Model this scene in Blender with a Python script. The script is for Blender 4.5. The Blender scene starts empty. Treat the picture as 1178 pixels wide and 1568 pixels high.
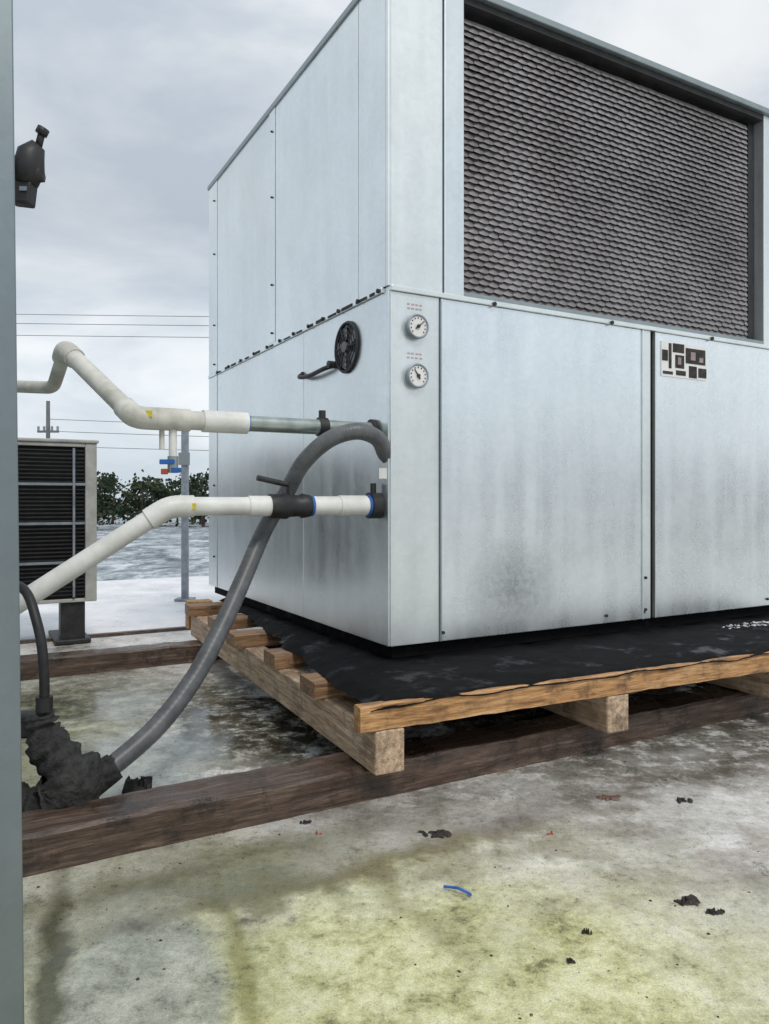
import bpy, math, random
from mathutils import Vector, noise as mn
random.seed(7)
S=bpy.context.scene
COL=S.collection
# ------------------------------------------------------------ helpers
def empty(name,loc=(0,0,0),rz=0,ry=0):
    e=bpy.data.objects.new(name,None); COL.objects.link(e)
    e.location=loc; e.rotation_euler=(0,ry,rz); e.empty_display_size=.1
    return e
def mobj(name,v,f,mat,parent=None,smooth=False,bevel=0):
    me=bpy.data.meshes.new(name); me.from_pydata([tuple(a) for a in v],[],f); me.update()
    o=bpy.data.objects.new(name,me); COL.objects.link(o)
    if isinstance(mat,(list,tuple)):
        for m in mat: me.materials.append(m)
    elif mat: me.materials.append(mat)
    if smooth:
        for p in me.polygons: p.use_smooth=True
    if parent: o.parent=parent
    if bevel:
        b=o.modifiers.new('b','BEVEL'); b.width=bevel; b.segments=2; b.limit_method='ANGLE'
    return o
def boxvf(x0,x1,y0,y1,z0,z1,v,f):
    n=len(v)
    v+=[(x0,y0,z0),(x1,y0,z0),(x1,y1,z0),(x0,y1,z0),(x0,y0,z1),(x1,y0,z1),(x1,y1,z1),(x0,y1,z1)]
    f+=[tuple(n+i for i in q) for q in ((0,3,2,1),(4,5,6,7),(0,1,5,4),(1,2,6,5),(2,3,7,6),(3,0,4,7))]
def box(name,x0,x1,y0,y1,z0,z1,mat,parent=None,bevel=0):
    v=[];f=[]; boxvf(x0,x1,y0,y1,z0,z1,v,f)
    return mobj(name,v,f,mat,parent,bevel=bevel)
def boxes(name,lst,mat,parent=None,bevel=0):
    v=[];f=[]
    for b in lst: boxvf(*b,v,f)
    return mobj(name,v,f,mat,parent,bevel=bevel)
def catmull(P,n=10):
    P=[Vector(p) for p in P]; out=[]
    Q=[P[0]*2-P[1]]+P+[P[-1]*2-P[-2]]
    for i in range(1,len(Q)-2):
        a,b,c,d=Q[i-1:i+3]
        for k in range(n):
            t=k/n
            out.append(0.5*((2*b)+(c-a)*t+(2*a-5*b+4*c-d)*t*t+(3*b-a-3*c+d)*t**3))
    out.append(P[-1]); return out
def tubevf(P,r,v,f,seg=20,cap=True):
    P=[Vector(p) for p in P]; n0=len(v); N=len(P); prev=None
    for i,p in enumerate(P):
        t=(P[min(i+1,N-1)]-P[max(i-1,0)]).normalized()
        if prev is None:
            a=Vector((0,0,1)) if abs(t.z)<.9 else Vector((1,0,0))
            u=t.cross(a).normalized()
        else:
            u=(prev-t*prev.dot(t)).normalized()
        prev=u; w=t.cross(u)
        rr=r(i) if callable(r) else r
        for k in range(seg):
            a=2*math.pi*k/seg
            v.append(tuple(p+(u*math.cos(a)+w*math.sin(a))*rr))
    for i in range(N-1):
        for k in range(seg):
            k2=(k+1)%seg
            f.append((n0+i*seg+k,n0+i*seg+k2,n0+(i+1)*seg+k2,n0+(i+1)*seg+k))
    if cap:
        f.append(tuple(n0+k for k in range(seg))[::-1]); f.append(tuple(n0+(N-1)*seg+k for k in range(seg)))
def tube(name,P,r,mat,parent=None,seg=20):
    v=[];f=[]; tubevf(P,r,v,f,seg); o=mobj(name,v,f,mat,parent,smooth=True)
    e=o.modifiers.new('e','EDGE_SPLIT'); e.split_angle=math.radians(50)
    return o
def fillet(P,rad,n=6):
    P=[Vector(p) for p in P]; out=[P[0]]
    for i in range(1,len(P)-1):
        a=(P[i-1]-P[i]); b=(P[i+1]-P[i])
        A=P[i]+a.normalized()*min(rad,a.length*.45); B=P[i]+b.normalized()*min(rad,b.length*.45)
        for k in range(n+1):
            t=k/n; out.append(A*(1-t)**2+P[i]*2*t*(1-t)+B*t*t)
    out.append(P[-1]); return out
# ------------------------------------------------------------ materials
def newmat(name):
    m=bpy.data.materials.new(name); m.use_nodes=True; nt=m.node_tree
    return m,nt,nt.nodes['Principled BSDF']
def N(nt,t,**kw):
    n=nt.nodes.new(t)
    for k,val in kw.items(): setattr(n,k,val)
    return n
def mapc(nt,scale=(1,1,1),coord='Object'):
    tc=N(nt,'ShaderNodeTexCoord'); mp=N(nt,'ShaderNodeMapping'); mp.inputs['Scale'].default_value=scale
    nt.links.new(tc.outputs[coord],mp.inputs[0]); return mp.outputs[0]
def noise_(nt,vec,scale,detail=6,rough=.6,dist=0):
    n=N(nt,'ShaderNodeTexNoise'); n.inputs['Scale'].default_value=scale; n.inputs['Detail'].default_value=detail
    n.inputs['Roughness'].default_value=rough; n.inputs['Distortion'].default_value=dist
    nt.links.new(vec,n.inputs['Vector']); return n.outputs['Fac']
def ramp(nt,fac,stops):
    r=N(nt,'ShaderNodeValToRGB'); e=r.color_ramp.elements
    while len(e)<len(stops): e.new(.5)
    for i,(p,c) in enumerate(stops):
        e[i].position=p; e[i].color=(c[0],c[1],c[2],1) if isinstance(c,(tuple,list)) else (c,c,c,1)
    nt.links.new(fac,r.inputs[0]); return r.outputs[0]
def mix(nt,fac,a,b,mode='MIX'):
    m=N(nt,'ShaderNodeMix',data_type='RGBA',blend_type=mode)
    for sock,val in ((m.inputs['Factor'],fac),(m.inputs[6],a),(m.inputs[7],b)):
        if hasattr(val,'links') : nt.links.new(val,sock)
        elif isinstance(val,(tuple,list)): sock.default_value=(val[0],val[1],val[2],1)
        else: sock.default_value=val
    return m.outputs[2]
def math_(nt,op,a,b=0.0,clamp=False):
    m=N(nt,'ShaderNodeMath',operation=op,use_clamp=clamp)
    for i,val in enumerate((a,b)):
        if hasattr(val,'links'): nt.links.new(val,m.inputs[i])
        else: m.inputs[i].default_value=val
    return m.outputs[0]
def bump(nt,bs,h,strength=.3,dist=.01):
    b=N(nt,'ShaderNodeBump'); b.inputs['Strength'].default_value=strength; b.inputs['Distance'].default_value=dist
    nt.links.new(h,b.inputs['Height']); nt.links.new(b.outputs[0],bs.inputs['Normal'])
def gray(nt,k):
    cm=N(nt,'ShaderNodeCombineColor')
    for i in range(3): nt.links.new(k,cm.inputs[i])
    return cm.outputs[0]
def simple(name,c1,c2,scale=8,stretch=(1,1,1),rough=.6,metal=0,bs_=.2,lo=.35,hi=.65,bd=.004):
    m,nt,b=newmat(name); v=mapc(nt,stretch); n=noise_(nt,v,scale)
    nt.links.new(ramp(nt,n,[(lo,c1),(hi,c2)]),b.inputs['Base Color'])
    b.inputs['Roughness'].default_value=rough; b.inputs['Metallic'].default_value=metal
    if bs_: bump(nt,b,n,bs_,bd)
    return m
def wood(name,c1,c2,c3,axis,rough=.6):
    m,nt,b=newmat(name)
    st=(1.2,17,17) if axis=='x' else (17,1.2,17)
    v=mapc(nt,st); n=noise_(nt,v,3.5,7,.65,.4)
    v2=mapc(nt); nb=noise_(nt,v2,9,6,.7); nf=noise_(nt,mapc(nt,tuple(s*4 for s in st)),4,4,.6)
    col=ramp(nt,n,[(.3,c1),(.52,c2),(.75,c3)])
    dirt=ramp(nt,nb,[(.34,0.35),(.50,1.0)])
    col=mix(nt,1.0,col,dirt,'MULTIPLY')
    col=mix(nt,1.0,col,ramp(nt,nf,[(.3,.6),(.7,1.25)]),'MULTIPLY')
    nt.links.new(col,b.inputs['Base Color'])
    nt.links.new(ramp(nt,nb,[(.35,max(.12,rough-.35)),(.6,rough)]),b.inputs['Roughness'])
    bump(nt,b,math_(nt,'ADD',n,math_(nt,'MULTIPLY',nf,.5)),.55,.006)
    return m
def galv(name,c=(.76,.81,.825),rough=.30,metal=.93,stain=None,frost=.5):
    m,nt,b=newmat(name); v=mapc(nt)
    vo=N(nt,'ShaderNodeTexVoronoi'); vo.inputs['Scale'].default_value=60; nt.links.new(v,vo.inputs['Vector'])
    sp=N(nt,'ShaderNodeSeparateColor'); nt.links.new(vo.outputs['Color'],sp.inputs[0])
    n=noise_(nt,v,1.8,6,.55); n2=noise_(nt,mapc(nt,(7,7,.6)),2.0,4,.5)
    n3=noise_(nt,v,7,5,.55); nf=noise_(nt,v,120,3,.6)
    k=math_(nt,'MULTIPLY',sp.outputs[0],.05)
    for s_,w_ in ((n,.36),(n2,.20),(n3,.16),(nf,.04)): k=math_(nt,'ADD',k,math_(nt,'MULTIPLY',s_,w_))
    k=math_(nt,'ADD',k,.64)
    col=mix(nt,1.0,c,gray(nt,k),'MULTIPLY')
    if stain:
        for (p,rad,sc,amt) in stain:
            mp=N(nt,'ShaderNodeMapping'); mp.vector_type='POINT'
            tc=N(nt,'ShaderNodeTexCoord'); nt.links.new(tc.outputs['Object'],mp.inputs[0])
            mp.inputs['Location'].default_value=tuple(-a/r for a,r in zip(p,rad)); mp.inputs['Scale'].default_value=tuple(1/r for r in rad)
            ln=N(nt,'ShaderNodeVectorMath',operation='LENGTH'); nt.links.new(mp.outputs[0],ln.inputs[0])
            q=math_(nt,'SUBTRACT',1.0,ln.outputs['Value'],True)
            q=math_(nt,'MULTIPLY',q,math_(nt,'MULTIPLY',noise_(nt,v,45,4,.7),2.2*amt),True)
            col=mix(nt,q,col,sc)
    nt.links.new(col,b.inputs['Base Color'])
    fz=ramp(nt,n2,[(.38,0.0),(.68,1.0)])
    nt.links.new(math_(nt,'SUBTRACT',metal,math_(nt,'MULTIPLY',fz,.25*frost)),b.inputs['Metallic'])
    rr=math_(nt,'ADD',math_(nt,'MULTIPLY',n3,.10),math_(nt,'ADD',math_(nt,'MULTIPLY',sp.outputs[1],.03),math_(nt,'ADD',math_(nt,'MULTIPLY',fz,.06*frost),rough-.07)))
    nt.links.new(rr,b.inputs['Roughness'])
    nb=noise_(nt,v,1.7,2,.5)
    bump(nt,b,math_(nt,'ADD',nb,math_(nt,'MULTIPLY',nf,.0022)),.26,.02)
    return m
M_galv=galv('galvanized_steel')
M_galvF=galv('galvanized_front',(.80,.85,.87),.28,.93,stain=[((.52,0,.50),(.24,.5,.19),(.22,.24,.25),.6)])
M_galvC=galv('galvanized_corner',(.78,.825,.82),.36,.85)
M_galvD=galv('galvanized_dull',(.30,.35,.36),.42,.75)
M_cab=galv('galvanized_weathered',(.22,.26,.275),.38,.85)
M_black=simple('black_plastic',(.012,.012,.013),(.03,.03,.032),20,rough=.5)
M_dark=simple('dark_gap',(.01,.01,.01),(.02,.02,.02),5,rough=.8)
M_pvc=simple('white_pvc',(.64,.64,.60),(.84,.84,.81),9,rough=.4,bs_=.15)
M_pvc2=simple('painted_insulation',(.46,.45,.39),(.73,.72,.66),11,rough=.6,bs_=.5)
M_wrap=simple('pipe_metal_sleeve',(.28,.33,.31),(.46,.51,.48),14,rough=.3,metal=.6,bs_=.1)
M_blue=simple('blue_tape',(.02,.10,.38),(.04,.16,.5),10,rough=.4)
M_red=simple('red_paint',(.4,.05,.03),(.5,.1,.06),10,rough=.4)
M_yel=simple('yellow_tag',(.6,.5,.02),(.75,.62,.05),10,rough=.5)
M_cond=simple('gray_conduit',(.075,.08,.086),(.14,.148,.155),14,rough=.42,bs_=.25)
M_foam=simple('black_foam',(.012,.012,.012),(.05,.05,.048),35,rough=.8,bs_=.9,bd=.02)
M_white=simple('white_enamel',(.75,.75,.73),(.82,.82,.8),10,rough=.4)
M_beige=simple('weathered_gray_paint',(.30,.30,.28),(.52,.51,.48),7,rough=.55)
M_pole=simple('steel_strut',(.22,.25,.29),(.35,.39,.43),20,rough=.5,metal=.5)
M_wood_dark=wood('wet_timber',(.028,.018,.013),(.10,.064,.046),(.24,.17,.13),'x',.5)
M_wood_oranX=wood('pallet_wood_x',(.20,.09,.032),(.56,.30,.12),(.74,.50,.28),'x',.65)
M_wood_oranY=wood('pallet_wood_y',(.22,.135,.08),(.60,.43,.29),(.78,.66,.52),'y',.68)
M_wood_deck=wood('pallet_wood_deck',(.10,.05,.025),(.32,.18,.09),(.55,.38,.25),'x',.65)  # darker copy of the pallet wood, shade of the rear boards put into the colour
M_wire=simple('cable',(.12,.13,.14),(.2,.2,.21),3,rough=.7,bs_=0)
M_dirt=simple('debris_dark',(.01,.009,.008),(.05,.04,.035),50,rough=.7)
M_grain=simple('hail_grains',(.5,.5,.5),(.75,.75,.77),50,rough=.5)
M_liner,nt,b=newmat('black_rubber_sheet'); vv=mapc(nt); n=noise_(nt,vv,7,6,.65); n2=noise_(nt,vv,60,4,.7)
nt.links.new(ramp(nt,n,[(.35,(.0025,.0025,.003)),(.6,(.006,.006,.007)),(.75,(.02,.017,.015))]),b.inputs['Base Color'])
nt.links.new(ramp(nt,n,[(.36,.30),(.46,.75)]),b.inputs['Roughness']); b.inputs['Specular IOR Level'].default_value=.10
bump(nt,b,n2,.4,.004)
M_coil,nt,b=newmat('coil_guard'); vv=mapc(nt); n=noise_(nt,vv,2.2,5,.6); n2=noise_(nt,vv,30,3,.6)
k=math_(nt,'ADD',math_(nt,'MULTIPLY',n,.75),math_(nt,'MULTIPLY',n2,.25))
nt.links.new(ramp(nt,k,[(.35,(.16,.148,.15)),(.5,(.24,.226,.232)),(.68,(.35,.335,.345))]),b.inputs['Base Color'])
b.inputs['Roughness'].default_value=.45; b.inputs['Metallic'].default_value=.3
# ------------------------------------------------------------ camera
H=.82
cam=bpy.data.cameras.new('camera'); co=bpy.data.objects.new('camera',cam); COL.objects.link(co)
co.location=(0,0,H); co.rotation_euler=(math.radians(90),0,0)
cam.sensor_width=36; cam.sensor_fit='AUTO'; cam.lens=26.4; cam.shift_y=-0.0121
cam.clip_start=.05; cam.clip_end=3000
S.camera=co
A=math.radians(29.2)
R=Vector((math.cos(A),math.sin(A),0)); L=Vector((-math.sin(A),math.cos(A),0))
# ------------------------------------------------------------ chiller
ch=empty('air_cooled_chiller',(.017,2.5,0),A)
ZB,ZS,ZT=.331,1.526,2.625
W,D=2.3,2.09
box('lower_core',.006,W-.006,.006,D-.006,ZB+.004,ZS-.004,M_dark,ch)
box('upper_core',.006,W-.006,.11,D-.006,ZS+.001,ZT-.03,M_dark,ch)
P=[('front_corner_panel',0,.192,M_galvC),('front_access_panel',.199,1.178,M_galvF),('front_center_post',1.186,1.232,M_galvC),('front_door_panel',1.262,W,M_galvF)]
for n,a,b_,m in P: box(n,a,b_,-.008,.006,ZB,ZS-.012,m,ch,bevel=.002)
box('front_rolled_edge',.193,.198,-.016,.006,ZB,ZS-.02,M_galvD,ch,bevel=.002)
box('center_post_lip',1.179,1.185,-.016,.004,ZB,ZS-.014,M_galvC,ch,bevel=.002)
box('door_edge_lip',1.254,1.261,-.014,.004,ZB,ZS-.014,M_galvC,ch,bevel=.002)
box('front_seam_flange',0,W,-.018,.03,ZS-.011,ZS+.006,M_galvC,ch,bevel=.002)
box('lower_base_rail',.02,W-.02,.02,D-.02,.285,ZB+.003,M_liner,ch)
boxes('front_upper_frame',[(0,.212,0,.1,ZS+.008,ZT-.026),(1.99,W,0,.1,ZS+.008,ZT-.026)],M_galvC,ch,bevel=.003)
box('coil_side_jamb',.216,.298,-.006,.1,ZS+.008,ZT-.026,M_galv,ch,bevel=.003)
box('coil_sill',.30,1.988,0,.1,ZS+.008,ZS+.026,M_galvD,ch,bevel=.002)
box('coil_header',.30,1.988,.004,.1,ZT-.05,ZT-.028,M_black,ch)
box('coil_backing',.30,1.988,.085,.1,ZS+.027,ZT-.051,M_dark,ch)
box('coil_right_shadow_strip',1.945,1.987,.05,.084,ZS+.034,ZT-.052,M_black,ch)  # black strip stands in for the shadow beside the recessed coil
v=[];f=[]
x0,x1,z0,z1=.305,1.925,ZS+.030,ZT-.075
rows=44; cols=36; rh=(z1-z0)/rows; cw=(x1-x0)/cols
for r in range(rows):
    for c in range(-1,cols+1):
        xs=x0+(c+(.5 if r%2 else 0))*cw
        a=max(xs,x0); b_=min(xs+cw*.985,x1)
        if b_-a<.008: continue
        nb=len(v); sg=6; jz=random.uniform(-.0012,.0012); jy=random.uniform(-.0012,.0012)
        for k in range(sg+1):
            u=k/sg; x=a+(b_-a)*u; s=math.sin(math.pi*u); zz=z0+r*rh+jz
            v+= [(x,.037-.005*s+jy,zz-.006*s+.003),(x,.039-.0045*s+jy,zz+rh*.45-.004*s),(x,.046,zz+rh*1.12)]
        for k in range(sg):
            q=nb+3*k
            f+=[(q,q+3,q+4,q+1),(q+1,q+4,q+5,q+2)]
mobj('coil_guard_scales',v,f,M_coil,ch,smooth=True)
def lp(n,a,b_,z0,z1,m=M_galv,t=.006): box(n,-t,.006,a,b_,z0,z1,m,ch,bevel=.0015)
lp('side_upper_corner_strip',.0,.0185,ZS+.008,ZT-.026,M_galvC)
lp('side_upper_panel',.021,.215,ZS+.008,ZT-.026)
lp('side_upper_panel',.219,1.035,ZS+.008,ZT-.026)
lp('side_upper_post',1.039,1.108,ZS+.008,ZT-.026,M_galv,.009)
lp('side_upper_panel',1.112,1.93,ZS+.008,ZT-.026)
lp('side_upper_post',1.934,D,ZS+.008,ZT-.026,M_galv,.009)
lp('side_lower_panel',.0,.711,ZB,ZS-.012)
lp('side_lower_panel',.714,1.93,ZB,ZS-.012)
lp('side_lower_post',1.934,D,ZB,ZS-.012,M_galv,.009)
box('side_seam_flange',-.014,.02,.031,D,ZS-.011,ZS+.006,M_galv,ch,bevel=.002)
box('back_panel',.0,W,D,D+.006,ZB,ZT-.026,M_galv,ch)
box('right_panel',W,W+.006,0.0,D,ZB,ZT-.026,M_galv,ch)
box('roof_cap',-.014,W+.014,-.016,D+.014,ZT-.025,ZT,M_galvD,ch,bevel=.003)
for cx in (.62,1.68):
    tube('fan_shroud',[(cx,1.25,ZT-.004),(cx,1.25,ZT+.10)],.42,M_galv,ch,40)
    tube('fan_hub',[(cx,1.25,ZT+.095),(cx,1.25,ZT+.13)],.1,M_black,ch,20)
v=[];f=[]
def screw(p,d,r=.008):
    p=Vector(p); tubevf([p,p+Vector(d)*.007],r,v,f,8)
for y in [.05,.2,.36,.5,.64,.8,.96,1.12,1.3,1.5,1.7,1.9]: screw((-.014,y,ZS-.002),(-1,0,0))
for x in (.42,1.0,1.6,2.1): screw((x,-.018,ZS-.006),(0,-1,0))
for x in (.206,.98,1.19,2.0): screw((x,-.008,ZB+.03),(0,-1,0),.006)
for z in (1.8,2.2,2.5,1.58):
    screw((-.009,1.07,z),(-1,0,0),.005); screw((-.009,1.98,z),(-1,0,0),.005)
for z in (.5,.9,1.3): screw((-.009,1.98,z),(-1,0,0),.005)
for z in (.37,.5): screw((1.2,-.008,z),(0,-1,0),.006)
mobj('sheet_metal_screws',v,f,M_dirt,ch)
bl=[]
y=.08
while y<1.95:
    l=random.uniform(.03,.09)
    if random.random()<.7: bl.append((-.0165,-.0135,y,y+l,ZS-.008,ZS+.0+random.uniform(-.003,.004)))
    y+=l+random.uniform(.02,.08)
boxes('seam_sealant',bl,M_dirt,ch)
def face_disc(name,cx,cz,r,y,mat,seg=28,ch=ch):
    vv=[(cx+r*math.cos(2*math.pi*k/seg),y,cz+r*math.sin(2*math.pi*k/seg)) for k in range(seg)]
    return mobj(name,vv,[tuple(range(seg))],mat,ch)
M_ink=simple('faded_red_ink',(.5,.33,.33),(.62,.48,.48),8,rough=.5)
for cz,an in ((1.402,.9),(1.236,-.6)):
    tube('gauge_body',[(.0945,-.009,cz),(.0945,-.026,cz)],.039,M_pole,ch,28)
    v=[];f=[]
    tubevf([(.0945+.038*math.cos(2*math.pi*k/28),-.027,cz+.038*math.sin(2*math.pi*k/28)) for k in range(29)],.0042,v,f,8,False)
    mobj('gauge_bezel',v,f,M_pole,ch,smooth=True)
    face_disc('gauge_dial',.0945,cz,.036,-.0275,M_white)
    sa,ca=math.sin(an),math.cos(an)
    tube('gauge_needle',[(.0945-.012*sa,-.030,cz-.012*ca),(.0945+.026*sa,-.030,cz+.026*ca)],lambda i:[.0028,.0012][i],M_black,ch,6)
    bl=[]
    for k in range(11):
        a=math.radians(-40+k*26); x=.0945+.028*math.cos(a); z=cz+.028*math.sin(a)
        bl.append((x-.002,x+.002,-.0295,-.0285,z-.002,z+.002))
    boxes('gauge_marks',bl,M_dirt,ch)
    tube('gauge_hub',[(.0945,-.029,cz),(.0945,-.034,cz)],.006,M_black,ch,12)
    tg=[]
    for j in range(2):
        for k in range(4):
            x=.062+k*.016+random.uniform(0,.003); z=cz+.06+j*.014
            tg.append((x,x+.010,-.0095,-.0085,z,z+.005))
    boxes('gauge_lettering',tg,M_ink,ch)
box('nameplate',1.292,1.575,-.012,-.0082,1.335,1.48,M_white,ch)
bl=[(1.295,1.33,1.40,1.445),(1.36,1.43,1.44,1.477),(1.375,1.43,1.375,1.43),(1.44,1.565,1.40,1.465),(1.46,1.51,1.340,1.39),(1.52,1.572,1.345,1.385),(1.30,1.36,1.345,1.357),(1.38,1.44,1.345,1.365),(1.335,1.352,1.37,1.475)]
boxes('nameplate_print',[(a,b_,-.0135,-.0125,c,d) for a,b_,c,d in bl],M_dirt,ch)
boxes('nameplate_fields',[(a,b_,-.0145,-.0138,c,d) for a,b_,c,d in [(1.39,1.41,1.39,1.42),(1.47,1.50,1.415,1.45),(1.525,1.55,1.41,1.43)]],simple('print_gray',(.25,.2,.18),(.4,.32,.3),9),ch)
cy,cz=.30,1.379
def yz(r,a,x=-.012): return (x,cy+r*math.cos(a),cz+r*math.sin(a))
v=[];f=[]
mobj('vent_disc',[yz(.088,2*math.pi*k/32,-.0075) for k in range(32)],[tuple(range(32))[::-1]],M_black,ch)
for rr in (.09,.072,.054,.036): tubevf([yz(rr,2*math.pi*k/32,-.016 if rr<.09 else -.012) for k in range(33)],.006 if rr==.09 else .002,v,f,6,False)
for k in range(6): tubevf([yz(.012,k*math.pi/3,-.018),yz(.09,k*math.pi/3,-.014)],.003,v,f,6)
mobj('vent_ring_guard',v,f,M_black,ch,smooth=True)
tube('vent_hub',[(-.008,cy,cz),(-.024,cy,cz)],.02,M_cond,ch)
v=[];f=[]
for k in range(5):
    a=k*2*math.pi/5; n=len(v)
    v+=[yz(.02,a,-.009),yz(.08,a-.2,-.009),yz(.082,a+.4,-.013),yz(.02,a+.5,-.011)]; f.append((n,n+1,n+2,n+3))
mobj('vent_fan_blades',v,f,M_pole,ch)
tube('side_handle',catmull([(-.006,.72,1.345),(-.03,.70,1.325),(-.032,.60,1.315),(-.032,.45,1.322),(-.006,.40,1.33)],5),.009,M_black,ch,8)
tube('side_knob',[(-.006,.40,1.33),(-.04,.40,1.33)],.014,M_black,ch,10)
# ------------------------------------------------------------ pallet
B=math.radians(26.3)
pl=empty('wooden_pallet',(-.024,1.977,0),B)
def rough_board(name,xa,xb,y,w,zb_,zt_,mat,amp=.004,ends=True):
    v=[];f=[];n=60
    for k in range(n+1):
        x=xa+(xb-xa)*k/n; j=amp*mn.noise(Vector((x*9,y,0))); j2=amp*mn.noise(Vector((x*14,y,5))); j3=amp*mn.noise(Vector((x*40,y,9)))
        for yy,zz in ((y+j,zb_+j2),(y+j+j3*.6,zt_-.004+j),(y+.005+j,zt_+j+j3*.5),(y+w-.005,zt_),(y+w,zt_-.004),(y+w,zb_)): v.append((x,yy,zz))
    for k in range(n):
        for q in range(6):
            q2=(q+1)%6; a=k*6; f.append((a+q,a+6+q,a+6+q2,a+q2))
    f.append((0,1,2,3,4,5)); f.append(tuple(n*6+q for q in (5,4,3,2,1,0)))
    return mobj(name,v,f,mat,pl)
for i,x in enumerate((0,.80,1.62,2.35)):
    box('stringer',x,x+.088,0,2.3,.0905,.209,M_wood_oranY,pl,bevel=.006)
ys=[-.002,.36,.80,1.24,1.70,2.17]
for i,y in enumerate(ys):
    rough_board('deck_board',-.045+(random.uniform(-.015,.03) if i else 0),2.5,y,.04 if i==0 else .13,.211,.278 if i==0 else .262,M_wood_oranX if i==0 else M_wood_deck)
box('bottom_board',-.01,.12,2.302,2.39,.12,.27,M_wood_oranX,pl,bevel=.004)
def fb(x,y,s): return mn.noise(Vector((x*s,y*s,s)))
v=[];f=[];nx,ny=150,140
for j in range(ny+1):
    for i in range(nx+1):
        u=i/nx;w=j/ny
        y=.006+w*2.33; xl=-.02+.20*min(1,w*1.1)+.035*mn.noise(Vector((y*5,0,3)))+.015*mn.noise(Vector((y*17,0,3)))
        x=xl+u*(2.49-xl)
        z=.281+.006*max(0,1-abs(fb(x,y,3.2))*5)+.003*max(0,1-abs(fb(x+3,y,9))*4)+.002*abs(fb(x,y,40))
        if j==0: z=.272
        elif j<3: z=.280+(z-.280)*j/3
        if i<3: z=.2640+(z-.2640)*i/3
        yy=y
        if j==0: yy=-.008+.004*mn.noise(Vector((x*9,1,1)))
        if j==0: z+=.010*mn.noise(Vector((x*7,4,1)))-.004*abs(mn.noise(Vector((x*40,4,1))))
        if j==1: yy=y+.004*mn.noise(Vector((x*9,1,1)))
        v.append((x,yy,z))
for j in range(ny):
    for i in range(nx):
        a=j*(nx+1)+i; f.append((a,a+1,a+nx+2,a+nx+1))
mobj('black_rubber_sheet',v,f,M_liner,pl,smooth=True)
def bits(name,n,area,z,size,mat,parent=None,flat=.5,cl=0):
    v=[];f=[]
    cs=[(random.uniform(area[0],area[1]),random.uniform(area[2],area[3])) for _ in range(cl)] if cl else None
    for k in range(n):
        if cs and random.random()<.7:
            c=random.choice(cs); x=c[0]+random.gauss(0,.07); y=c[1]+random.gauss(0,.07)
        else: x=random.uniform(area[0],area[1]); y=random.uniform(area[2],area[3])
        s=size*random.choice([.25,.3,.4,.5,.7,1.1])
        nb=len(v); a0=random.random()*6; st=random.uniform(.3,1)
        for zz,sc in ((0,1),(s*flat*.7,.7)):
            for q in range(6):
                a=q*2*math.pi/6; rr=s*sc*random.uniform(.6,1.2); dx=rr*math.cos(a); dy=rr*math.sin(a)*st
                v.append((x+dx*math.cos(a0)-dy*math.sin(a0),y+dx*math.sin(a0)+dy*math.cos(a0),z+zz))
        for q in range(6): f.append((nb+q,nb+(q+1)%6,nb+6+(q+1)%6,nb+6+q))
        f.append(tuple(nb+6+q for q in range(6)))
    return mobj(name,v,f,mat,parent)
bits('hail_grains',240,(1.80,2.45,.36,.44),.286,.008,M_grain,pl)
# ------------------------------------------------------------ timbers
def sleeper(name,org,t0,t1,w,h):
    e=empty(name,org,A)
    v=[];f=[];n=140
    for i in range(n+1):
        x=t0+(t1-t0)*i/n
        j=lambda s:.005*mn.noise(Vector((x*4,s,org[1])))+.0045*mn.noise(Vector((x*17,s,org[1])))
        c=.009
        for (yy,zz) in ((0,0),(0,h*.5),(0,h-c),(c,h),(w*.5,h),(w-c,h),(w,h-c),(w,0)): v.append((x,yy+j(yy*9+zz*30),max(0,zz+(j(7+yy*20) if zz>0 else 0))))
    for i in range(n):
        for k in range(7): a=i*8+k; f.append((a,a+8,a+9,a+1))
    f.append(tuple(range(8))); f.append(tuple(n*8+k for k in range(7,-1,-1)))
    mobj('timber_beam',v,f,M_wood_dark,e); return e
sleeper('timber_sleeper',(.02,2.08,0),-.96,3.6,.15,.09)
sleeper('timber_sleeper',(-1.625,3.407,0),-.25,4.6,.14,.09)
# ------------------------------------------------------------ near cabinet
cb=empty('sheet_metal_cabinet',(-.527,1.1,0),A,-.0102)
box('cabinet_core',-.85,-.006,.006,2.2,0,1.76,M_galvD,cb)
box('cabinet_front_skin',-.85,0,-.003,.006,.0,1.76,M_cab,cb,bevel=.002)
box('cabinet_side_skin',-.006,0.0,.007,2.2,.0,1.76,M_galv,cb)
box('cabinet_roof',-.86,.01,-.01,2.21,1.76,1.78,M_galvD,cb,bevel=.002)
vb=empty('solenoid_valve',(-.60,1.25,1.38))
v=[];f=[]
tubevf([(-.03,.02,.01),(-.01,.0,.0),(.02,0,.0)],.012,v,f,10)
tubevf([(.004,0,-.035),(.008,0,-.01),(.012,0,.015),(.024,0,.030)],lambda i:[.018,.025,.022,.012][i],v,f,14)
tubevf([(.024,0,.028),(.03,0,.052)],.006,v,f,8)
tubevf([(.028,0,.048),(.033,0,.058)],.010,v,f,8)
tubevf([(-.01,0,-.02),(.03,0,-.018)],.014,v,f,8)
mobj('valve_body',v,f,M_black,vb,smooth=True)
box('valve_coil_box',-.012,.022,-.014,.014,-.07,-.032,M_black,vb,bevel=.004).rotation_euler=(0,.12,0)
box('valve_label',.0,.012,-.0165,-.0145,-.052,-.045,M_pole,vb)
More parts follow.
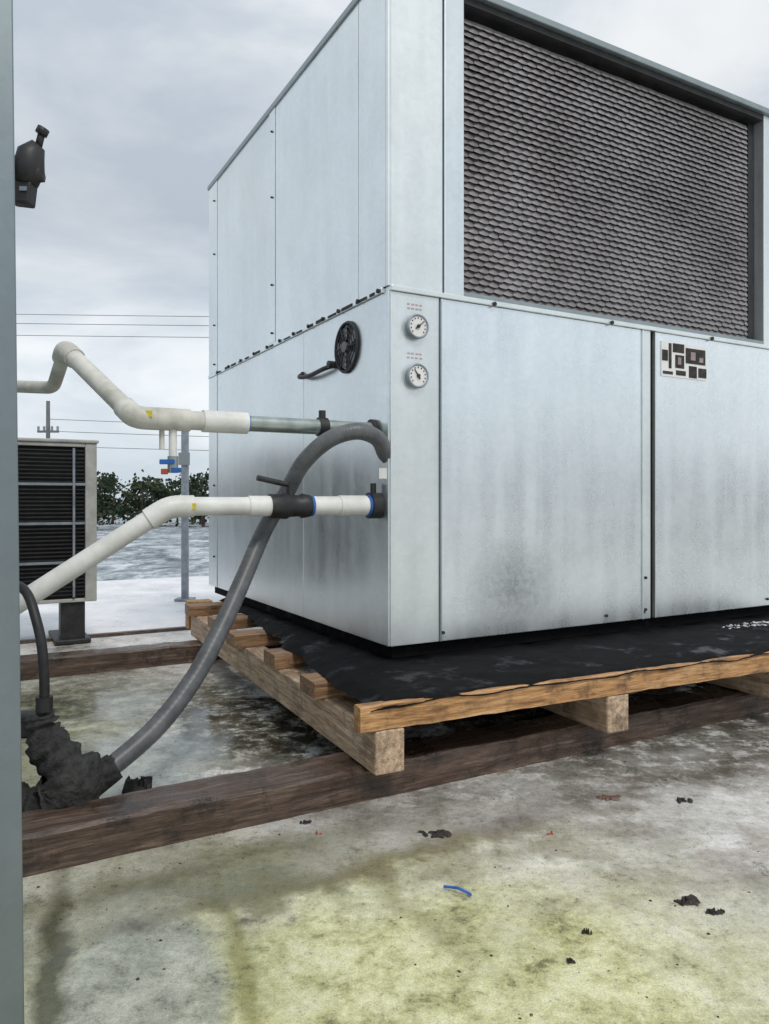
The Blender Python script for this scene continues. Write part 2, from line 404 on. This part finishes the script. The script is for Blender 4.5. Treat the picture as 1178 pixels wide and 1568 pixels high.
# ------------------------------------------------------------ pipes
U0=Vector((-.032,2.587,1.06))
def up(t,z=1.06): p=U0-R*t; p.z=z; return tuple(p)
p1=empty('chilled_water_supply_pipe')
tube('metal_section',[up(-.02),up(.46)],.025,M_wrap,p1)
tube('wall_collar',[up(.002),up(.02)],.036,M_black,p1)
tube('black_union',[up(.185),up(.215)],.032,M_black,p1)
tube('union_knob',[up(.20,1.085),up(.20,1.115)],.012,M_black,p1,10)
tube('blue_band',[up(.455),up(.461)],.0285,M_blue,p1)
pa=Vector(up(.80)); pb=Vector((-1.062,2.5,1.32)); pc=Vector((-1.20,2.72,1.225)); pd=Vector((-1.56,2.9,1.262))
tube('pvc_run',fillet([up(.462),pa,pb],.06),.029,M_pvc2,p1)
tube('pvc_coupling',[up(.46),up(.60)],.034,M_pvc,p1)
tube('pvc_tee',[up(.64),up(.74)],.034,M_pvc2,p1)
tube('pvc_elbow',fillet([pa-(pa-Vector(up(.7))).normalized()*.01+Vector((.05,.03,0)),pa,pa+(pb-pa).normalized()*.07],.045),.034,M_pvc2,p1)
tube('pvc_elbow_top',fillet([pb+(pa-pb).normalized()*.08,pb,pb+(pc-pb).normalized()*.06],.03),.034,M_pvc2,p1)
tube('pvc_drop',fillet([pb,pc,pd],.04),.023,M_pvc2,p1)
box('yellow_sticker',-.009,.009,-.002,.002,-.009,.009,M_yel,p1).location=(up(.76)[0]+.01,up(.76)[1]-.031,1.07)
dv=empty('drain_valve',up(.69,1.0))
tube('drain_stub',[(0,0,.03),(0,0,-.06)],.012,M_pvc,dv,12)
tube('drain_stub_b',[(-.03,-.01,.03),(-.03,-.01,-.03)],.008,M_pvc2,dv,12)
tube('valve_body',[(0,0,-.05),(0,0,-.1)],.016,M_wrap,dv,12)
box('blue_lever',-.035,.01,-.02,-.014,-.075,-.06,M_blue,dv,bevel=.002)
box('blue_lever_b',.0,.03,-.02,-.014,-.1,-.085,M_blue,dv,bevel=.002)
box('red_lever',-.03,-.01,-.022,-.012,-.105,-.088,M_red,dv,bevel=.002)
L0=Vector((-.012,2.552,.80))
def lo(t,z=.80): p=L0-R*t; p.z=z; return tuple(p)
p2=empty('chilled_water_return_pipe')
q=Vector(lo(.71)); q2=Vector((-1.01,2.08,.535)); q3=Vector((-1.13,2.05,.46))
tube('pvc_run',fillet([lo(.40),q,q2,q3],.05),.028,M_pvc,p2)
tube('pvc_elbow',fillet([tuple(q+R*.07),q,tuple(q+(q2-q).normalized()*.07)],.045),.033,M_pvc,p2)
tube('pvc_stub',[lo(-.02),lo(.27)],.031,M_pvc,p2)
tube('pvc_stub_collar',[lo(.06),lo(.16)],.034,M_pvc,p2)
tube('wall_flange',[lo(.004),lo(.048)],.044,M_black,p2)
tube('wall_flange_b',[lo(.048),lo(.056)],.037,M_blue,p2)
tube('blue_band',[lo(.255),lo(.263)],.034,M_blue,p2)
box('yellow_sticker',-.007,.007,-.002,.002,-.009,.009,M_yel,p2).location=(lo(.64)[0]+.01,lo(.64)[1]-.032,.80)
tube('black_ball_valve',[lo(.265),lo(.29),lo(.30),lo(.335),lo(.345),lo(.40)],lambda i:[.036,.04,.034,.036,.042,.038][i],M_black,p2)
tube('valve_stem',[lo(.33,.83),lo(.33,.875)],.012,M_black,p2,10)
tube('valve_lever',[lo(.33,.868),lo(.36,.872),lo(.44,.888)],.009,M_black,p2,8)
tube('pvc_joint',[lo(.40),lo(.47)],.032,M_pvc,p2)
tube('flange_tap',[lo(.03,.84),lo(.03,.875)],.01,M_black,p2,8)
box('white_tag',-.018,.008,2.50,2.503,.89,.925,M_white,p2)
cd=empty('flexible_conduit')
C=[(.03,2.545,.95),(.002,2.515,.975),(-.022,2.47,1.02),(-.086,2.42,1.04),(-.175,2.41,1.014),(-.262,2.43,.94),(-.326,2.47,.837),(-.392,2.45,.72),(-.443,2.35,.569),(-.49,2.25,.434),(-.549,2.15,.303),(-.630,2.05,.191),(-.745,1.93,.098)]
CP=catmull(C,40)
tube('conduit_tube',CP,lambda i:.027+(.0004 if i%4<2 else 0)+.0008*mn.noise(Vector((i*.05,0,0))),M_cond,cd,20)
ft=empty('insulated_pipe_fitting')
v=[];f=[]
path=catmull([(-.93,1.86,.055),(-.86,1.85,.055),(-.79,1.85,.085),(-.775,1.85,.13),(-.81,1.85,.19),(-.845,1.85,.25),(-.85,1.85,.29)],12)
rr=[.050+.014*mn.noise(Vector((i*.25,0,0)))+(.024 if 20<i<42 else 0)-(.018 if i>56 else 0) for i in range(len(path))]
tubevf(path,lambda i:rr[i],v,f,40)
tubevf(catmull([(-.70,1.955,.125),(-.75,1.92,.10),(-.80,1.87,.09)],10),lambda i:.034+.001*i,v,f,32)
vv=[]
for a in v:
    p=Vector(a); d=mn.noise(p*30)*.010+mn.noise(p*80)*.005
    vv.append((p.x+d,p.y+d*.5,max(.003,p.z+d)))
mobj('foam_wrapped_elbow',vv,f,M_foam,ft,smooth=True)
tube('thin_hose',catmull([(-.85,1.85,.28),(-.838,1.85,.33),(-.842,1.85,.44),(-.862,1.86,.52),(-.91,1.9,.59),(-1.0,1.96,.61)],8),.012,M_black,ft,12)
tube('hose_clamp',[(-.838,1.85,.30),(-.838,1.85,.335)],.02,M_black,ft,12)
box('junction_box',-.905,-.845,1.83,1.88,.235,.295,M_black,ft,bevel=.008)
sp=empty('strut_post',(-1.62,6.1,0))
box('strut_channel',-.027,.027,-.02,.02,0,1.4,M_pole,sp,bevel=.003)
box('strut_base_plate',-.07,.07,-.07,.07,.004,.02,M_pole,sp)
box('strut_clamp',-.045,.045,-.035,-.021,1.1,1.2,M_galvD,sp)
# ------------------------------------------------------------ condenser behind
ac=empty('outdoor_condenser_unit',(-1.647,4.3,0),A)
zb,zt=.24,1.14
box('condenser_core',-.95,-.01,.03,.48,zb,zt-.02,M_dark,ac)
boxes('condenser_frame',[(-.062,0,0,.05,zb,zt),(-.98,-.92,0,.05,zb,zt),(-.062,0,.45,.5,zb,zt),(-.92,-.062,0,.03,zt-.022,zt),(-.92,-.062,0,.03,zb,zb+.02)],M_beige,ac,bevel=.004)
box('condenser_top',-.99,.01,-.01,.51,zt+.001,zt+.02,M_beige,ac,bevel=.006)
bl=[(-.92,-.062,-.002,.006,z,z+.006) for z in [zb+.04+.022*k for k in range(40)] if z<zt-.04]
boxes('condenser_louvres',bl,M_black,ac)
bl=[(-.92,-.062,-.012,-.003,zb+.22*k,zb+.22*k+.014) for k in (1,2,3)]+[(-.13,-.118,-.018,-.005,zb+.03,zt-.03)]
boxes('condenser_guard_bars',bl,M_pole,ac)
boxes('condenser_feet',[(-.19,-.06,.02,.12,.005,zb),(-.9,-.78,.02,.12,.005,zb),(-.22,-.03,.0,.4,.004,.03)],M_black,ac,bevel=.006)
# ------------------------------------------------------------ rooftop material
def roofmat():
    m,nt,b=newmat('weathered_roof_membrane'); L_=nt.links
    tc=N(nt,'ShaderNodeTexCoord'); P0=tc.outputs['Object']
    def blob(x,y,rx,ry,rot=0,soft=.35,dist=.25,ns=5):
        nz=N(nt,'ShaderNodeTexNoise'); nz.inputs['Scale'].default_value=ns; nz.inputs['Detail'].default_value=7; nz.inputs['Roughness'].default_value=.65
        L_.new(P0,nz.inputs['Vector'])
        s=N(nt,'ShaderNodeVectorMath',operation='SUBTRACT'); L_.new(nz.outputs['Color'],s.inputs[0]); s.inputs[1].default_value=(.5,.5,.5)
        sc=N(nt,'ShaderNodeVectorMath',operation='SCALE'); L_.new(s.outputs[0],sc.inputs[0]); sc.inputs['Scale'].default_value=dist*2
        ad=N(nt,'ShaderNodeVectorMath',operation='ADD'); L_.new(P0,ad.inputs[0]); L_.new(sc.outputs[0],ad.inputs[1])
        mp=N(nt,'ShaderNodeMapping'); mp.vector_type='TEXTURE'
        mp.inputs['Location'].default_value=(x,y,0); mp.inputs['Scale'].default_value=(rx,ry,1e4); mp.inputs['Rotation'].default_value=(0,0,rot)
        L_.new(ad.outputs[0],mp.inputs[0])
        ln=N(nt,'ShaderNodeVectorMath',operation='LENGTH'); L_.new(mp.outputs[0],ln.inputs[0])
        mr=N(nt,'ShaderNodeMapRange'); mr.inputs['From Min'].default_value=1+soft; mr.inputs['From Max'].default_value=1-soft
        L_.new(ln.outputs['Value'],mr.inputs['Value']); return mr.outputs[0]
    n1=noise_(nt,P0,2.6,10,.72,.1); n2=noise_(nt,P0,10,10,.78,.1); n3=noise_(nt,P0,55,6,.78); n4=noise_(nt,P0,280,3,.75)
    M=lambda a,b_: math_(nt,'MULTIPLY',a,b_)
    col=ramp(nt,n1,[(.36,(.25,.235,.205)),(.44,(.46,.44,.40)),(.53,(.69,.67,.635)),(.66,(.84,.825,.80))])
    ygm=ramp(nt,n2,[(.36,(.28,.27,.10)),(.45,(.53,.52,.24)),(.54,(.72,.705,.40)),(.68,(.83,.815,.58))])
    col=mix(nt,M(blob(.10,1.22,.78,.46,0,.5,.35),.93),col,ygm)
    col=mix(nt,M(blob(-.95,2.3,.45,.7,0,.5,.3),.6),col,ygm)
    pg=ramp(nt,n2,[(.36,(.23,.25,.23)),(.5,(.42,.44,.40)),(.62,(.62,.63,.58))])
    col=mix(nt,M(blob(-.40,1.24,.13,.26,.35,.12,.05),.75),col,pg)
    col=mix(nt,M(blob(-.25,1.60,.13,.06,.3,.6,.14),.75),col,(.20,.25,.17))
    col=mix(nt,M(blob(-.575,1.3,.028,.35,.35,.5,.06),.85),col,(.07,.075,.04))
    col=mix(nt,M(blob(-.25,1.30,.018,.30,.35,.5,.05),.7),col,(.30,.28,.08))
    col=mix(nt,M(blob(-.05,1.66,.5,.04,.48,.7,.16),.75),col,(.22,.20,.07))
    col=mix(nt,M(blob(.06,1.50,.03,.16,.5,.6,.08),.5),col,(.28,.26,.12))
    col=mix(nt,M(blob(.35,1.75,.30,.06,.3,.8,.25,7),.6),col,(.25,.22,.14))
    col=mix(nt,M(blob(.85,1.75,.5,.05,.45,.8,.25,7),.55),col,(.30,.25,.20))
    col=mix(nt,M(blob(1.0,2.30,1.4,.06,A,.9,.14),.8),col,(.12,.09,.07))
    col=mix(nt,M(blob(-.3,1.72,.6,.06,A,.9,.10),.75),col,(.12,.11,.05))
    wetc=ramp(nt,n2,[(.42,(.03,.027,.02)),(.50,(.12,.11,.085)),(.545,(.35,.35,.32)),(.59,(.80,.80,.79))])
    col=mix(nt,M(blob(-.30,2.95,.50,.80,.3,.3,.3,6),.98),col,wetc)
    col=mix(nt,M(blob(.9,3.2,1.6,.9,.3,.35,.3,6),.9),col,wetc)
    col=mix(nt,M(blob(-.78,2.35,.24,.35,.3,.25,.12),.8),col,ramp(nt,n2,[(.38,(.26,.29,.28)),(.62,(.62,.66,.65))]))
    col=mix(nt,M(blob(-1.40,3.05,.6,.4,.4,.5,.3),.85),col,ramp(nt,n2,[(.44,(.09,.085,.05)),(.54,(.34,.34,.22)),(.62,(.62,.62,.52))]))
    col=mix(nt,M(ramp(nt,n3,[(.32,1.0),(.42,0.0)]),.65),col,(.10,.085,.055))
    col=mix(nt,M(ramp(nt,n2,[(.34,1.0),(.42,0.0)]),.7),col,(.13,.11,.07))
    k=M(math_(nt,'ADD',M(n4,1.3),.35),math_(nt,'ADD',M(n3,1.1),.47))
    col=mix(nt,1.0,col,gray(nt,k),'MULTIPLY')
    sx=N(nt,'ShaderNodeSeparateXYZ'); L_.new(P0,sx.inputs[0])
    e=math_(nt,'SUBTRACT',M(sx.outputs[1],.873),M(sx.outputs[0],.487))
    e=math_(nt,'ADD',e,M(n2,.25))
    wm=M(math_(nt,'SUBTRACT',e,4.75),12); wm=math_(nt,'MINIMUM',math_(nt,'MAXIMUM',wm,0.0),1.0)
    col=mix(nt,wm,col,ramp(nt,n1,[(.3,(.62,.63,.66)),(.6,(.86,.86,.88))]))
    pn=noise_(nt,P0,2.0,5,.55,.1)
    pud=ramp(nt,pn,[(.50,0.0),(.555,1.0)])
    pm=blob(-1.0,2.5,.75,1.0,.2,.4,.3,3); pm2=blob(-.42,1.28,.28,.4,.35,.3,.12,3); pm3=blob(.6,3.0,1.6,.6,A,.4,.3,3)
    area=math_(nt,'MINIMUM',math_(nt,'ADD',math_(nt,'ADD',pm,M(pm2,.7)),pm3),1.0)
    pud=math_(nt,'MAXIMUM',M(pud,.45),M(area,ramp(nt,pn,[(.40,0.0),(.47,1.0)])))
    pud=M(pud,math_(nt,'SUBTRACT',1.0,wm))
    col=mix(nt,pud,col,mix(nt,1.0,col,(.68,.69,.67),'MULTIPLY'))
    L_.new(col,b.inputs['Base Color'])
    wet=math_(nt,'ADD',M(n1,.6),M(n2,.4))
    rg=ramp(nt,wet,[(.42,.25),(.50,.45),(.60,.75)])
    L_.new(mix(nt,pud,rg,(.05,.05,.05)),b.inputs['Roughness'])
    bn=N(nt,'ShaderNodeBump'); bn.inputs['Distance'].default_value=.006
    L_.new(M(math_(nt,'SUBTRACT',1.0,M(pud,.93)),.42),bn.inputs['Strength'])
    L_.new(math_(nt,'ADD',n3,math_(nt,'ADD',M(n4,.6),M(n2,1.2))),bn.inputs['Height']); L_.new(bn.outputs[0],b.inputs['Normal'])
    return m
M_roof=roofmat()
rf=empty('rooftop')
def fr(a,b_,z): p=R*a+L*b_; return (p.x,p.y,z)
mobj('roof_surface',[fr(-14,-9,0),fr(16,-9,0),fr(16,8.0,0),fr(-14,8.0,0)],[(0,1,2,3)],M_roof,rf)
v=[fr(-14,-9,-4),fr(16,-9,-4),fr(16,8,-4),fr(-14,8,-4),fr(-14,-9,-.003),fr(16,-9,-.003),fr(16,8,-.003),fr(-14,8,-.003)]
mobj('building_walls',v,[(0,1,5,4),(1,2,6,5),(2,3,7,6),(3,0,4,7)],simple('stucco_wall',(.35,.33,.3),(.45,.43,.4),3,rough=.8),rf)
v=[];f=[]
boxvf(-.2,2.6,4.72,4.76,.003,.02,v,f)
v=[tuple(R*(a[0]-.4)+L*a[1]+Vector((0,0,a[2]))) for a in v]
mobj('roof_flashing_strip',v,f,M_wood_dark,rf)
def scrap(name,px,py,s,mat,h=.006,n=14):
    e=empty(name,(px,py,.001)); v=[];f=[]
    for k in range(n):
        cx,cy=random.gauss(0,s*.4),random.gauss(0,s*.2); nb=len(v); q=9; a0=random.random()*6; r0=s*random.uniform(.15,.5); st=random.uniform(.3,.8)
        hh=h*random.uniform(.3,1)
        for zz,sc in ((0,1),(hh,.75)):
            for i in range(q):
                a=i*2*math.pi/q; rr=r0*sc*random.uniform(.6,1.3)
                dx,dy=rr*math.cos(a),rr*math.sin(a)*st
                v.append((cx+dx*math.cos(a0)-dy*math.sin(a0),cy+dx*math.sin(a0)+dy*math.cos(a0),zz+(random.uniform(0,hh*.4) if zz else 0)))
        for i in range(q): f.append((nb+i,nb+(i+1)%q,nb+q+(i+1)%q,nb+q+i))
        f.append(tuple(nb+q+i for i in range(q)))
    mobj('pieces',v,f,mat,e)
scrap('leaf_debris',.131,1.84,.04,M_dirt,.004)
scrap('leaf_debris',.62,1.53,.032,M_dirt,.006)
scrap('leaf_debris',.66,1.49,.018,M_dirt,.006)
scrap('leaf_debris',-.70,2.12,.045,M_foam,.03)
scrap('leaf_debris',.81,2.04,.02,M_dirt)
M_mud=simple('rust_mud',(.10,.055,.04),(.2,.12,.09),20)
scrap('leaf_debris',.62,2.06,.035,M_mud,.004)
scrap('leaf_debris',.33,1.33,.010,M_dirt)
scrap('leaf_debris',-.2,1.9,.012,M_dirt)
scrap('leaf_debris',.38,1.42,.010,M_dirt)
scrap('red_scrap',-.163,1.845,.016,M_red,.006,4)
scrap('red_scrap',.40,1.84,.010,M_red,.006,3)
bs=empty('blue_scrap',(.155,1.56,.006)); tube('blue_strip',catmull([(-.03,.02,0),(-.01,.008,.004),(0,.0,.006),(.02,-.008,.0),(.022,-.014,0)],5),.003,M_blue,bs,8)
bits('roof_grit',900,(-1.2,2.4,1.0,3.2),.0,.0040,M_dirt,None,.4,40)
bits('roof_pebbles',450,(-1.2,2.4,1.0,3.2),.0,.0036,M_mud,None,.5,30)
# ------------------------------------------------------------ distant ground, trees
m,nt,b=newmat('distant_ground'); vv=mapc(nt,(1,.45,1)); n=noise_(nt,vv,.45,9,.8,.6)
nt.links.new(ramp(nt,n,[(.38,(.07,.09,.09)),(.47,(.22,.26,.29)),(.54,(.42,.47,.51)),(.62,(.72,.74,.77))]),b.inputs['Base Color']); b.inputs['Roughness'].default_value=.7
mobj('ground',[(-1500,-1500,-4),(1500,-1500,-4),(1500,1500,-4),(-1500,1500,-4)],[(0,1,2,3)],m)
m_leaf,nt,b=newmat('foliage'); vv=mapc(nt); n=noise_(nt,vv,.25,5,.7); n2=noise_(nt,vv,2,3,.6)
nt.links.new(ramp(nt,math_(nt,'ADD',math_(nt,'MULTIPLY',n,.6),math_(nt,'MULTIPLY',n2,.4)),[(.38,(.018,.028,.018)),(.52,(.032,.048,.026)),(.66,(.07,.08,.042))]),b.inputs['Base Color']); b.inputs['Roughness'].default_value=.8; b.inputs['Specular IOR Level'].default_value=.15
m_bark=simple('bark',(.05,.04,.03),(.1,.08,.06),6,rough=.9)
v=[];f=[];tv=[];tf=[]
rnd=random.Random(3)
for k in range(330):
    a=2*math.pi*k/330+rnd.uniform(-.01,.01); d=rnd.uniform(125,160); cx,cy=d*math.sin(a),d*math.cos(a)
    h=(rnd.uniform(.030,.043)+.006*math.sin(a*23))*d+4.8
    tubevf([(cx,cy,-4),(cx+.2,cy,-4+h*.45),(cx+.4,cy,-4+h*.75)],lambda i:[.3,.2,.08][i],tv,tf,6)
    lobes=[(cx+rnd.uniform(-3.4,3.4),cy+rnd.uniform(-3,3),-4+h*rnd.uniform(.15,.86),rnd.uniform(1.2,2.4)) for _ in range(15)]
    for lx,ly,lz,lr in lobes:
        for _ in range(48):
            t=Vector((rnd.gauss(0,1),rnd.gauss(0,1),rnd.gauss(0,.8))); t=t.normalized()*lr*rnd.uniform(.3,1.1)
            c=Vector((lx,ly,lz))+t; s=rnd.uniform(.2,.5)
            u=Vector((rnd.gauss(0,1),rnd.gauss(0,1),rnd.gauss(0,1))).normalized(); w=u.orthogonal().normalized()
            nb=len(v); v+=[tuple(c+u*s),tuple(c+w*s*.7),tuple(c-u*s),tuple(c-w*s*.7)]; f.append((nb,nb+1,nb+2,nb+3))
tl=empty('tree_line'); mobj('foliage',v,f,m_leaf,tl); mobj('trunks',tv,tf,m_bark,tl)
def pole(x,y,h):
    e=empty('utility_pole',(x,y,-4))
    tube('pole_shaft',[(0,0,0),(0,0,h)],lambda i:[.10,.06][i],M_wire,e,10)
    box('crossarm',-.35,.35,-.04,.04,h-1.05,h-.98,M_wire,e)
    for xx in (-.32,-.13,.13,.32): tube('insulator',[(xx,0,h-.98),(xx,0,h-.84)],.04,M_pole,e,8)
    box('transformer_box',.08,.3,-.2,.1,h-1.9,h-1.4,M_pole,e,bevel=.04)
pole(-11.2,25,8.1); pole(-38,27,11.6); pole(36,27,11.0)
e=empty('power_line'); v=[];f=[]
for z0,z1,y in ((7.95,7.35,26.8),(7.65,7.1,27),(7.25,6.75,27.2)):
    P=[(-38+74*k/30,y,z0+(z1-z0)*k/30-.35*4*(k/30)*(1-k/30)) for k in range(31)]
    tubevf(P,.011,v,f,5)
for z0,z1 in ((3.5,3.0),(3.1,2.7),(2.6,2.5)):
    P=[(-11.2+47*k/30,25+2*k/30,z0+(z1-z0)*k/30-.3*4*(k/30)*(1-k/30)) for k in range(31)]
    tubevf(P,.010,v,f,5)
mobj('wires',v,f,M_wire,e)
# ------------------------------------------------------------ world + sun
w=bpy.data.worlds.new('World'); S.world=w; w.use_nodes=True; nt=w.node_tree; bg=nt.nodes['Background']
SE,SR=math.radians(52),math.radians(150)
sky=N(nt,'ShaderNodeTexSky',sky_type='NISHITA'); sky.sun_disc=False; sky.sun_elevation=SE; sky.sun_rotation=SR
tc=N(nt,'ShaderNodeTexCoord'); mp=N(nt,'ShaderNodeMapping'); mp.inputs['Scale'].default_value=(1,1,2.2); mp.inputs['Location'].default_value=(.3,.1,.2)
nt.links.new(tc.outputs['Generated'],mp.inputs[0])
n=noise_(nt,mp.outputs[0],2.6,9,.55,.3)
cl=ramp(nt,n,[(.37,(5.8,6.5,7.3)),(.47,(7.0,7.6,8.2)),(.57,(8.7,9.1,9.4)),(.68,(9.7,9.9,10.1))])
sx=N(nt,'ShaderNodeSeparateXYZ'); nt.links.new(tc.outputs['Generated'],sx.inputs[0])
el=ramp(nt,sx.outputs[2],[(0.0,1.08),(.18,1.06),(.34,.88),(.55,1.0)])
cl=mix(nt,1.0,cl,el,'MULTIPLY')
col=mix(nt,.92,sky.outputs[0],cl)
nt.links.new(col,bg.inputs['Color']); bg.inputs['Strength'].default_value=.1
sl=bpy.data.lights.new('sun','SUN'); sl.energy=1.4; sl.angle=math.radians(12); sl.color=(1,.95,.88)
so=bpy.data.objects.new('sun',sl); COL.objects.link(so)
d=Vector((math.sin(SR)*math.cos(SE),math.cos(SR)*math.cos(SE),math.sin(SE)))
so.rotation_euler=d.to_track_quat('Z','Y').to_euler()
S.view_settings.view_transform='Standard'; S.view_settings.look='None'; S.view_settings.exposure=0
